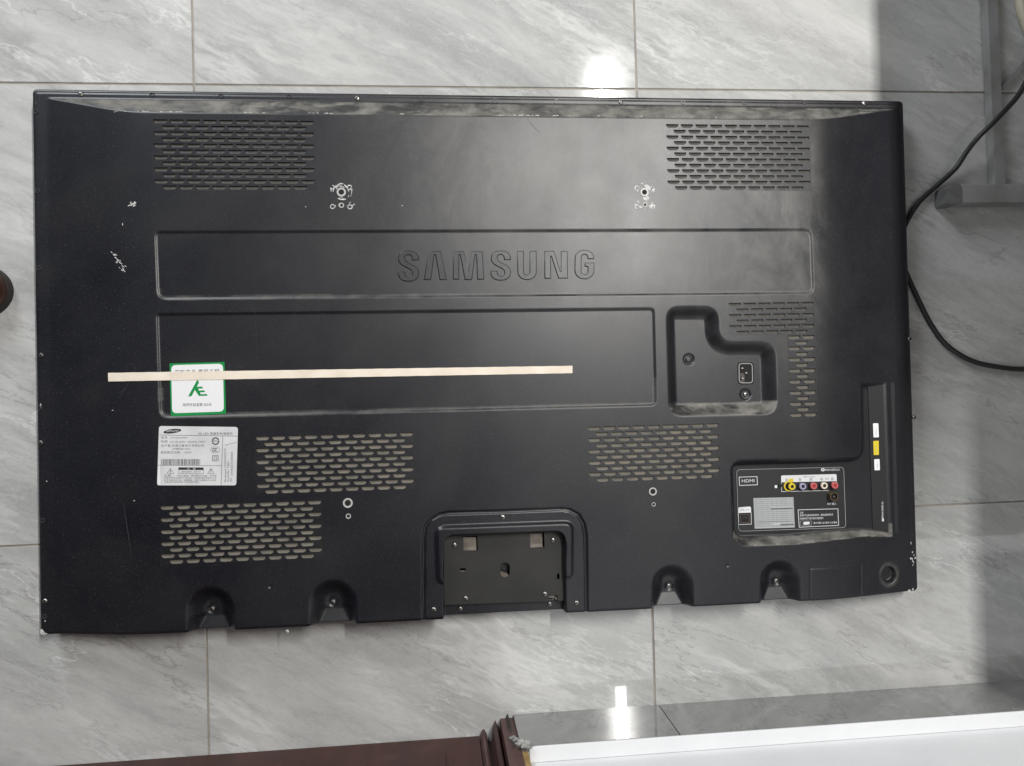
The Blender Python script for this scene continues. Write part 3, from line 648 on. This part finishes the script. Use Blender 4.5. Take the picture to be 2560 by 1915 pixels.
for x0 in (515, 1450):
    d.stroke([(x0, 1105), (x0+78, 1230), (x0-78, 1230)], 10, 1, True)
d.stroke([(505, 1140), (525, 1168), (502, 1178), (520, 1215)], 13); d.stroke([(1447, 1135), (1446, 1195)], [18, 12]); d.stroke([(1446, 1205), (1446, 1220)], 14)
d.poly([(705, 1092), (1275, 1096), (1275, 1150), (703, 1146)]); d.stroke([(703, 1092), (1275, 1096), (1275, 1232), (700, 1228)], 7, 0, True)
d.text('注   意', 890, 1140, 205, 40, 2, dz=.0001); d.text('谨防电击危险，请勿打开', 762, 1208, 450, 36, 1)
d.text('注意:', 365, 1300, 185, 48, 1); d.text('为防止触电，请不要打开后盖，内有高', 660, 1304, 915, 44, 1)
d.text('压零件非专业维修人员勿动，只有经授权的技术人员', 370, 1354, 1200, 42, 1); d.text('员才可维修本产品，如需维修，请与三星服务中心联系', 370, 1406, 1200, 42, 1); d.text('为保证安全请使用原厂指定零部件更换', 380, 1446, 785, 36, 1)
for xx, y0_, y1_, s_ in ((1800, 1430, 1130, 'Manufactured'), (1800, 1095, 650, 'UA55ES6000JXXZ'), (1865, 1425, 1150, 'Version No.'), (1865, 1110, 960, 'TS01'), (1935, 1425, 1330, '序号'), (1950, 1285, 740, 'ZVHN3ZTC400000')):
    d.text(s_, xx, y0_, y0_-y1_, 46, 1, rot=90)
d.stroke([(1765, 585), (1880, 550), (2045, 508)], [30, 14, 20], 3); d.poly([(215, 1430), (250, 900), (262, 900), (290, 1480), (240, 1500)], 4)
d.part('label_print', [M_PRB, M_PRD, M_LABW, M_PRG, M_PAPER], lab)

# ---- green bordered subsidy sticker
zs = ZP-.0021
d = Draw(250, 880, .15823, zs+.0003); d.slab([(1100, 182), (1967, 157), (1992, 975), (1145, 1017), (1120, 985)], .0003)
gl = d.part('subsidy_sticker', M_GREEN, label='square white sticker with a green border')
d = Draw(250, 880, .15823, zs+.0007); d.poly(rounded([(1125, 208), (1942, 185), (1958, 940), (1140, 968)], [75, 75, 75, 75]), 0)
d.text('节能产品 惠民工程', 1178, 365, 712, 82, 1, dy=-.022, dz=.0001)
d.poly([(1392, 702), (1540, 432), (1565, 480), (1530, 548), (1600, 690), (1560, 690), (1497, 598), (1447, 698)], 2, .0001)
d.poly([(1535, 548), (1612, 545), (1630, 575), (1556, 577)], 2, .0001); d.poly([(1560, 610), (1645, 605), (1663, 632), (1580, 637)], 2, .0001); d.poly([(1590, 668), (1685, 662), (1702, 690), (1560, 694)], 2, .0001); d.poly([(1497, 598), (1530, 548), (1556, 577), (1560, 610), (1580, 637), (1590, 668), (1602, 692), (1560, 690)], 2, .00013)
d.text('政府补贴金额:350元', 1308, 860, 455, 52, 1, dy=-.012, dz=.0001)
d.part('sticker_print', [M_PAPER, M_PRB, M_GREEN], gl)

# ---- connector panel
zc = .0388; CX = (1800, 1120, .18083)
d = Draw(*CX, zc); d.slab(rounded([(225, 298), (1712, 262), (1742, 1102), (255, 1155)], 55), .0010)
cp = d.part('connector_panel', M_BLK)
d = Draw(*CX, zc+.0012)
d.stroke(rounded([(228, 300), (1710, 264), (1740, 1100), (258, 1152)], 55), 5, 3, True)
d.stroke([(265, 403), (512, 395), (517, 508), (270, 518)], 8, 0, True); d.text('HDMI', 303, 476, 172, 42, 0, dy=-.02)
d.poly(rounded([(845, 380), (1612, 360), (1614, 458), (847, 474)], [22, 22, 2, 2]), 0); d.stroke([(847, 474), (852, 603), (1500, 588)], 6); d.stroke([(1614, 458), (1616, 500)], 6)
d.poly([(950, 425), (1015, 422), (1016, 470), (950, 470)], 2, .0001); d.text('分量 / AV 输入', 1150, 408, 165, 20, 4, dz=.0001)
for x, y in ((920, 440), (1106, 436), (1255, 434), (1405, 430), (1552, 424)): d.ring(x, y, 11, 14, 7, 4, dz=.0001)
d.text('音频', 1455, 436, 48, 20, 4, dz=.0001); d.poly([(755, 515), (790, 513), (792, 552), (757, 554)])
d.ring(1420, 300, 18, 15, 14); d.text('BN64-02092-01', 1446, 316, 205, 30, 0, dy=-.01)
d.text('ANT 输入', 1482, 787, 125, 34)
d.poly([(462, 693), (1015, 680), (1035, 1098), (480, 1115)], 3); 
for r_ in range(14):
    y = 712+r_*28.2; d.text('INPUT/SIGNAL PORT HDMI 1920 COMPONENT AV IN', 474+r_*1.3, y+12, (535 if r_ not in (4, 12) else 220), 15, 4, dy=-.024, dz=.0001)
d.stroke([(700, 842), (1008, 832)], 16, 4, dz=.0001); d.stroke([(505, 1022), (1000, 1010)], 5, 4, dz=.0001); d.text('天津三星', 740, 1062, 85, 22, 0, dz=.00015); d.poly([(835, 1050), (1020, 1045), (1020, 1062), (836, 1068)], 4, .0001)
d.stroke([(1080, 855), (1630, 840), (1640, 1070), (1095, 1095)], 7, 0, True); d.text('注意', 1103, 908, 50, 28)
d.text('使用本产品请先阅读说明书，连接设备前请先关', 1105, 948, 460, 30, dy=-.03); d.text('闭电源并拔下插头再进行连接操作', 1105, 992, 325, 30, dy=-.03); d.text('最大间距 5.02 毫米 0.18 毫米', 1295, 1052, 325, 30, dy=-.03)
d.poly([(1145, 1040), (1165, 1022), (1230, 1020), (1245, 1035), (1232, 1055), (1165, 1062)], 0); d.stroke(rect(1112, 1010, 1268, 1068), 4, 3, True)
d.poly(rounded([(252, 820), (428, 808), (430, 892), (254, 900)], [25, 25, 2, 2]), 0); d.text('网络 LAN', 275, 870, 130, 36, 3, dz=.0001); d.stroke([(254, 898), (258, 1058), (434, 1052), (430, 890)], 6)
d.part('panel_print', [M_PRW, M_PRB, M_YTAG, M_PRG, M_PRD], cp)
# sockets
def ppos(x, y, z): return L(CX[0]+x*CX[2], CX[1]+y*CX[2], z)
def rca(x, y, m, m2=M_DARK, ring=False):
    h = .0085; p = ppos(x, y, zc+h); r = .0050
    e = empty('rca', '', '') if False else None
    s = MB(); s.lathe([(r*.95, 0), (r*.95, h*.5), (r, h*.55), (r, h-.0006), (r*.9, h), (r*.55, h), (r*.5, h-.0008)], 24, m=0, close=False); s.lathe([(r*.52, h-.0007), (r*.5, h-.00075)], 24, m=1)
    s.lathe([(r*.97, .0002), (r*.98, h*.5), (r*.96, h*.52)], 24, m=2, close=False)
    if ring: s.lathe([(r*1.5, 0), (r*1.5, .0022), (r*1.15, .0022)], 24, c=(-.0024, 0, 0), m=3, close=False)
    P('audio_socket', s.mesh('audio_socket', [m, m2, M_BLK, M_YEL], False), cp, loc=(p[0], p[1], zc+.001))
rca(997, 533, M_YEL, M_DARK, True); rca(1147, 531, M_PUR); rca(1298, 525, M_RED, M_CRIM); rca(1443, 521, M_CREAM); rca(1590, 517, M_RED, M_CRIM)
h = .010; p = ppos(1575, 672, zc+h); s = MB(); r = .0062; s.lathe([(r, 0), (r, h), (r*.86, h), (r*.82, h-.004)], 26, m=0, close=False); s.lathe([(r*.83, h-.004), (r*.8, h-.0041)], 26, m=1); s.lathe([(.0012, h-.004), (.0011, h-.001)], 10, m=2)
P('aerial_socket', s.mesh('aerial_socket', [M_BRASS, M_DARK, M_STEEL]), cp, loc=(p[0], p[1], zc+.001))
d = Draw(*CX, zc+.0013); d.poly([(268, 905), (418, 900), (422, 1042), (272, 1048)], 0); d.stroke([(285, 922), (400, 918), (404, 1030), (290, 1034)], 9, 1, True, .0003); d.poly([(312, 945), (380, 942), (383, 975), (314, 978)], 2, .0004); d.part('network_socket', [M_DARK, mat('brown_socket_edge', (.075, .045, .035), .5), M_BLK], cp)
s = MB(); p = ppos(835, 520, zc+.003); s.lathe([(.0028, 0), (.0028, .0026), (.0017, .0026), (.0015, .001)], 16, c=(p[0], p[1], zc+.001)); P('headphone_socket', s.mesh('headphone_socket', M_BLK), cp)
# side panel tags
d = Draw(2150, 940, .2477, .0391)
d.slab([(78, 98), (345, 66), (384, 1590), (128, 1560)], .0007); sp = d.part('side_connector_panel', M_BLK)
for i, (q, m) in enumerate((([(130, 478), (184, 476), (190, 618), (136, 620)], M_PAPER), ([(133, 656), (188, 652), (190, 796), (138, 798)], M_YTAG), ([(142, 840), (196, 838), (200, 950), (146, 952)], M_PAPER))):
    d = Draw(2150, 940, .2477, .0400); d.slab(rounded(q, 8), .0003); t_ = d.part('side_tag', m, sp)
    d = Draw(2150, 940, .2477, .04045); d.text(('HDMI IN 1', 'USB (HDD)', 'USB 2')[i], q[0][0]+38, q[3][1]-22, (q[3][1]-q[0][1])*.55, 11, 0, rot=90); d.part('tag_print', M_PRG, t_)
d = Draw(2150, 940, .2477, .0400); d.text('BN64-02093-01', 236, 1435, 165, 18, 0, rot=90); d.ring(231, 1452, 7, 12, 8); d.part('code_print', M_PRW, sp)

# ---- power inlet
zl = ZP-.0165
def prismr(pts, z0, z1, nm, m, parent): mb = MB(); mb.prism([(p[0], p[1]) for p in pts], z0, z1); return P(nm, mb.mesh(nm, m), parent)
K = (1660, 750, .18127); d = Draw(*K, zl+.0001); d.slab(rounded([(1012, 856), (1238, 858), (1242, 1163), (1016, 1163)], 55), .0004, 0)
pi = d.part('power_inlet', M_DARK)
d = Draw(*K, zl+.0022)
d.stroke(rounded([(1034, 876), (1216, 876), (1222, 1142), (1038, 1142)], 44), 13, 0, True); d.part('inlet_rim', mat('worn_inlet_rim', (.22, .22, .22), .5), pi)
s = MB(); 
for x, y in ((1080, 940), (1135, 1005), (1085, 1080)):
    p = L(K[0]+x*K[2], K[1]+y*K[2], zl+.004); s.box((p[0]-.0012, p[1]-.0009, zl), (p[0]+.0014, p[1]+.0009, zl+.004))
P('inlet_pins', s.mesh('inlet_pins', M_STEEL), pi)
d = Draw(*K, zl+.0006); d.poly([(1045, 1010), (1110, 1010), (1112, 1135), (1150, 1135), (1060, 1138)], 0); d.part('inlet_key', mat('dusty_inlet', (.05, .04, .035), .6), pi)

# ---- stand bracket plate
KB = (1020, 1260, .20796); zp = .046
def loc2(pts, z): return [tuple(q) for q in L(np.array([KB[0]+p[0]*KB[2] for p in pts]), np.array([KB[1]+p[1]*KB[2] for p in pts]), z)]
outer = rounded(loc2([(420, 340), (1910, 300), (1915, 1160), (1800, 1162), (1795, 1095), (1690, 1098), (1690, 1168), (438, 1212)], zp), .001)
sl = [outer, loc2([(665, 385), (832, 380), (840, 555), (668, 560)], zp), loc2([(1467, 345), (1633, 340), (1640, 518), (1470, 524)], zp), loc2([(625, 772), (692, 770), (694, 816), (626, 818)], zp), loc2([(1790, 835), (1818, 834), (1820, 900), (1790, 902)], zp)]
ob = [(1166+56*math.cos(math.radians(a)), 756+56*math.sin(math.radians(a))) for a in range(180, 361, 20)]+[(1166+56*math.cos(math.radians(a)), 826+56*math.sin(math.radians(a))) for a in range(0, 181, 20)]
sl.append(loc2(ob, zp))
bp = curve_letter('stand_bracket_plate', sl, zp, .0010, .0002, M_PLATE)
for q in ([(655, 400), (818, 400), (822, 560), (660, 565)], [(1457, 355), (1612, 355), (1618, 525), (1462, 530)]):
    mb = MB(); a = loc2(q, .0435); mb.add([(a[0][0], a[0][1], .0428), (a[1][0], a[1][1], .0428), (*[a[1][i]*.28+a[2][i]*.72 for i in (0, 1)], .0428), (*[a[0][i]*.28+a[3][i]*.72 for i in (0, 1)], .0428), (a[2][0], a[2][1], .0458), (a[3][0], a[3][1], .0458)], [(3, 2, 1, 0), (5, 4, 2, 3)])
    P('bent_tab', mb.mesh('bent_tab', M_TAN), bp, loc=(0, 0, -zp))
for q_, z_ in (([(1085, 800), (1190, 830), (1240, 900), (1100, 910)], .0428), ([(1692, 1100), (1762, 1098), (1764, 1130), (1692, 1128)], .044), ([(1775, 1118), (1880, 1125), (1880, 1150), (1770, 1148)], .044), ([(620, 800), (695, 798), (695, 825), (620, 825)], .044)):
    mb = MB(); mb.poly([(*p, z_) for p in loc2(q_, z_)]); P('zinc_glimpse', mb.mesh('zinc_glimpse', M_TAN), bp, loc=(0, 0, -zp))
#[(*p, .0440) for p in loc2([(1692, 1100), (1762, 1098), (1764, 1130), (1692, 1128)], .044)]); mb.poly([(*p, .0440) for p in loc2([(1775, 1118), (1880, 1125), (1880, 1150), (1770, 1148)], .044)]); mb.poly([(*p, .0440) for p in loc2([(620, 800), (695, 798), (695, 825), (620, 825)], .044)])
# ================================================================== TAPE STRIP lying across panel and sticker
pts = []; N = 90; mb = MB()
A = np.array([(265.8, 932), (1431.7, 914.3)]); B_ = np.array([(266.6, 953.6), (1431.7, 932.8)])
prev = None; v = []
for i in range(N+1):
    t = i/N; up = A[0]*(1-t)+A[1]*t; dn = B_[0]*(1-t)+B_[1]*t; a = L(*up, ZP); c = L(*dn, ZP)
    zz = max(Z(*((a+c)/2)), Z((a+c)[0]/2+.006, (a+c)[1]/2), Z((a+c)[0]/2-.006, (a+c)[1]/2)); zz = zz+.0006
    if 424 < up[0] < 566: zz = max(zz, zs+.0013)
    jt = .00012*math.sin(i*1.7)
    for z_, pnt in ((zz, a+np.array([0, jt])), (zz, c+np.array([0, jt*.6]))): v.append((pnt[0], pnt[1], z_))
n2 = len(v); v += [(x, y, z-.00035) for x, y, z in v]
f = [(2*i, 2*i+1, 2*i+3, 2*i+2) for i in range(N)]+[(n2+2*i+2, n2+2*i+3, n2+2*i+1, n2+2*i) for i in range(N)]
f += [(2*i, 2*i+2, n2+2*i+2, n2+2*i) for i in range(N)]+[(2*i+3, 2*i+1, n2+2*i+1, n2+2*i+3) for i in range(N)]+[(0, n2, n2+1, 1), (2*N+1, n2+2*N+1, n2+2*N, 2*N)]
o = link('tape_strip', mesh('tape_strip', v, f, M_TAPE), None, 'long narrow cream masking tape strip across the television and its green sticker', 'tape')
o.location = (TVC[0], TVC[1], 0); o.rotation_euler = (0, 0, TH)

# ================================================================== CABLE
def wpt(x, y, z): p = WP(x, y, z); return (p[0], p[1], z)
path = [wpt(*p) for p in ((2640, 60, .03), (2600, 130, .035), (2560, 214, .040), (2539, 247, .042), (2508, 281, .044), (2476, 314, .042), (2444, 345, .034), (2417, 379, .022), (2387, 423, .012), (2339, 467, .007), (2298, 505, .0055), (2268, 552, .0045), (2252, 592, .0042), (2250, 640, .0042), (2268, 688, .0045), (2297, 752, .005), (2328, 812, .005), (2368, 864, .005), (2430, 902, .005), (2500, 918, .005), (2570, 923, .005), (2700, 920, .005))]
v, f = tube(catmull(path, 8), .0039)
link('power_cable', mesh('power_cable', v, f, M_CABLE, True), None, 'black cable curving out from under the right edge of the television', 'cable')

# ================================================================== STEEL DESK FRAME at the right
desk = link('desk', None, None, 'grey steel framed desk whose foot bar and rail show at the right edge', 'desk')
bz = .030
p0 = WP(2403, 460, bz); p1 = WP(2403, 507, bz)
s = MB(); s.box((p0[0], p1[1], .002), (2.05, p0[1], bz), ch=.0012); link('foot_bar', s.mesh('foot_bar', M_FRAME), desk)
pc = WP(2365, 470, bz)
mb = MB(); mb.prism(rounded([(pc[0], p1[1]-.003), (p0[0]-.0004, p1[1]-.001), (p0[0]-.0004, p0[1]+.001), (pc[0]+.003, p0[1]-.002)], .006), 0.0, bz+.0012); link('end_cap', mb.mesh('end_cap', M_CAP), desk)
# low rail running away from the foot bar (16 mm square tube)
a0 = WP(2489, 455, .018); a1 = WP(2514, 455, .018); b0 = WP(2469, 0, .018)
x0, x1 = float(a0[0]), float(a1[0]); xx0 = float(b0[0])
y0 = float(p0[1]); y1 = float(b0[1]); k = (xx0-x0)/(y1-y0)
Yf = 1.75; mb = MB(); e = x0+k*(Yf-y0); w_ = x1-x0
mb.add([(x0, y0, .002), (x1, y0, .002), (x1+k*(Yf-y0), Yf, .002), (e, Yf, .002), (x0, y0, .018), (x1, y0, .018), (x1+k*(Yf-y0), Yf, .018), (e, Yf, .018)], [(3, 2, 1, 0), (4, 5, 6, 7), (0, 1, 5, 4), (1, 2, 6, 5), (2, 3, 7, 6), (3, 0, 4, 7)])
link('low_rail', mb.mesh('low_rail', M_FRAME), desk)
a, c = WP(2508, 219, .012), WP(2600, 112, .012); dr = (c-a)/np.linalg.norm(c-a); nn = np.array([-dr[1], dr[0]])*.0028; c = a+dr*.34
mb = MB(); mb.prism([tuple(a+nn), tuple(a-nn), tuple(c-nn), tuple(c+nn)], .004, .010); link('brace', mb.mesh('brace', M_FRAME), desk)
EX = 1.078
mb = MB(); mb.box((1.178, YW+.02, .98), (2.2, -.16, 1.0)); link('shadow_board', mb.mesh('shadow_board', M_DESK), desk)  # unseen board, added to cast the darker band at lower right
mb = MB(); mb.box((2.12, -.50, 0), (2.15, -.47, .979)); link('shadow_board_post', mb.mesh('shadow_board_post', M_FRAME), desk)  # added support for the shadow-casting board, also unseen
mb = MB(); mb.box((EX, -.30, .722), (EX+.45, 1.75, .75)); link('desk_top', mb.mesh('desk_top', M_DESK), desk)
for yy in (float((p0[1]+p1[1])/2), 1.70):
    mb = MB(); mb.box((1.45, yy-.014, .031), (1.478, yy+.014, .7218)); link('upright', mb.mesh('upright', M_FRAME), desk)
# pale curved chair leg in the far corner
v, f = tube(catmull([wpt(2540, -60, .02), wpt(2549, -10, .02), wpt(2556, 30, .02), wpt(2572, 75, .02), wpt(2600, 130, .02), wpt(2650, 190, .02)], 6), .0085)
ch = link('chair_leg', mesh('chair_leg', v, f, M_PALE, True), None, 'pale curved chair leg just entering the top right corner', 'chair leg')

# ================================================================== SHOE tip at the left edge
sh = empty('shoe', 'dark brown rounded shoe tip poking in at the left edge of the photo', 'shoe', (float(WP(1, 717, .03)[0]), float(WP(1, 717, .03)[1]), 0), math.pi+.06)
def shoe(zs0, grow, hf):
    n = 28; secs = 40; v = []
    for i in range(secs):
        t = (1-math.cos(math.pi*i/(secs-1)))/2; x = .285*t-grow; 
        wv = .036*min(1, math.sqrt(max(0, 1-(1-min(t/.15, 1))**2)))*(1-.22*smooth((t-.35)/.3)+.06*smooth((t-.7)/.2)); 
        if t > .9: wv *= math.sqrt(max(0.0, 1-((t-.9)/.1)**2))*.98+.02
        hh = hf(t)
        for j in range(n):
            an = math.pi*j/(n-1); v.append((x, (wv+grow)*math.cos(an), zs0+max(hh, .001)*math.sin(an)**.75))
    f = [(i*n+j, i*n+j+1, (i+1)*n+j+1, (i+1)*n+j) for i in range(secs-1) for j in range(n-1)]
    return v, f
v, f = shoe(.012, 0, lambda t: float(.032*min(1, math.sqrt(max(0, 1-(1-min(t/.14, 1))**2)))+.045*smooth((t-.25)/.4)))
link('upper', mesh('upper', v, f, M_LEATH, True), sh)
ol = [(-.002+.289*t, (.0375*math.sqrt(max(0, 1-(1-min(t/.15, 1))**2))*(1-.22*float(smooth((t-.35)/.3)))) * (1 if t < .9 else math.sqrt(max(0, 1-((t-.9)/.1)**2)))) for t in (1-np.cos(np.linspace(0, math.pi, 60)))/2]
mb = MB(); mb.prism(ol+[(x, -y) for x, y in ol[::-1][1:-1]], 0, .014); link('sole', mb.mesh('sole', M_SOLE), sh)
# tiny white crumb on the floor
p = WP(690.5, 1631.6); mb = MB(); mb.lathe([(.0012, 0), (.0015, .0010), (.0008, .0018)], 8); 
link('crumb', mb.mesh('crumb', M_WHITE, True), None, 'tiny white crumb on the floor tile below the television', 'crumb', loc=(p[0], p[1], 0))
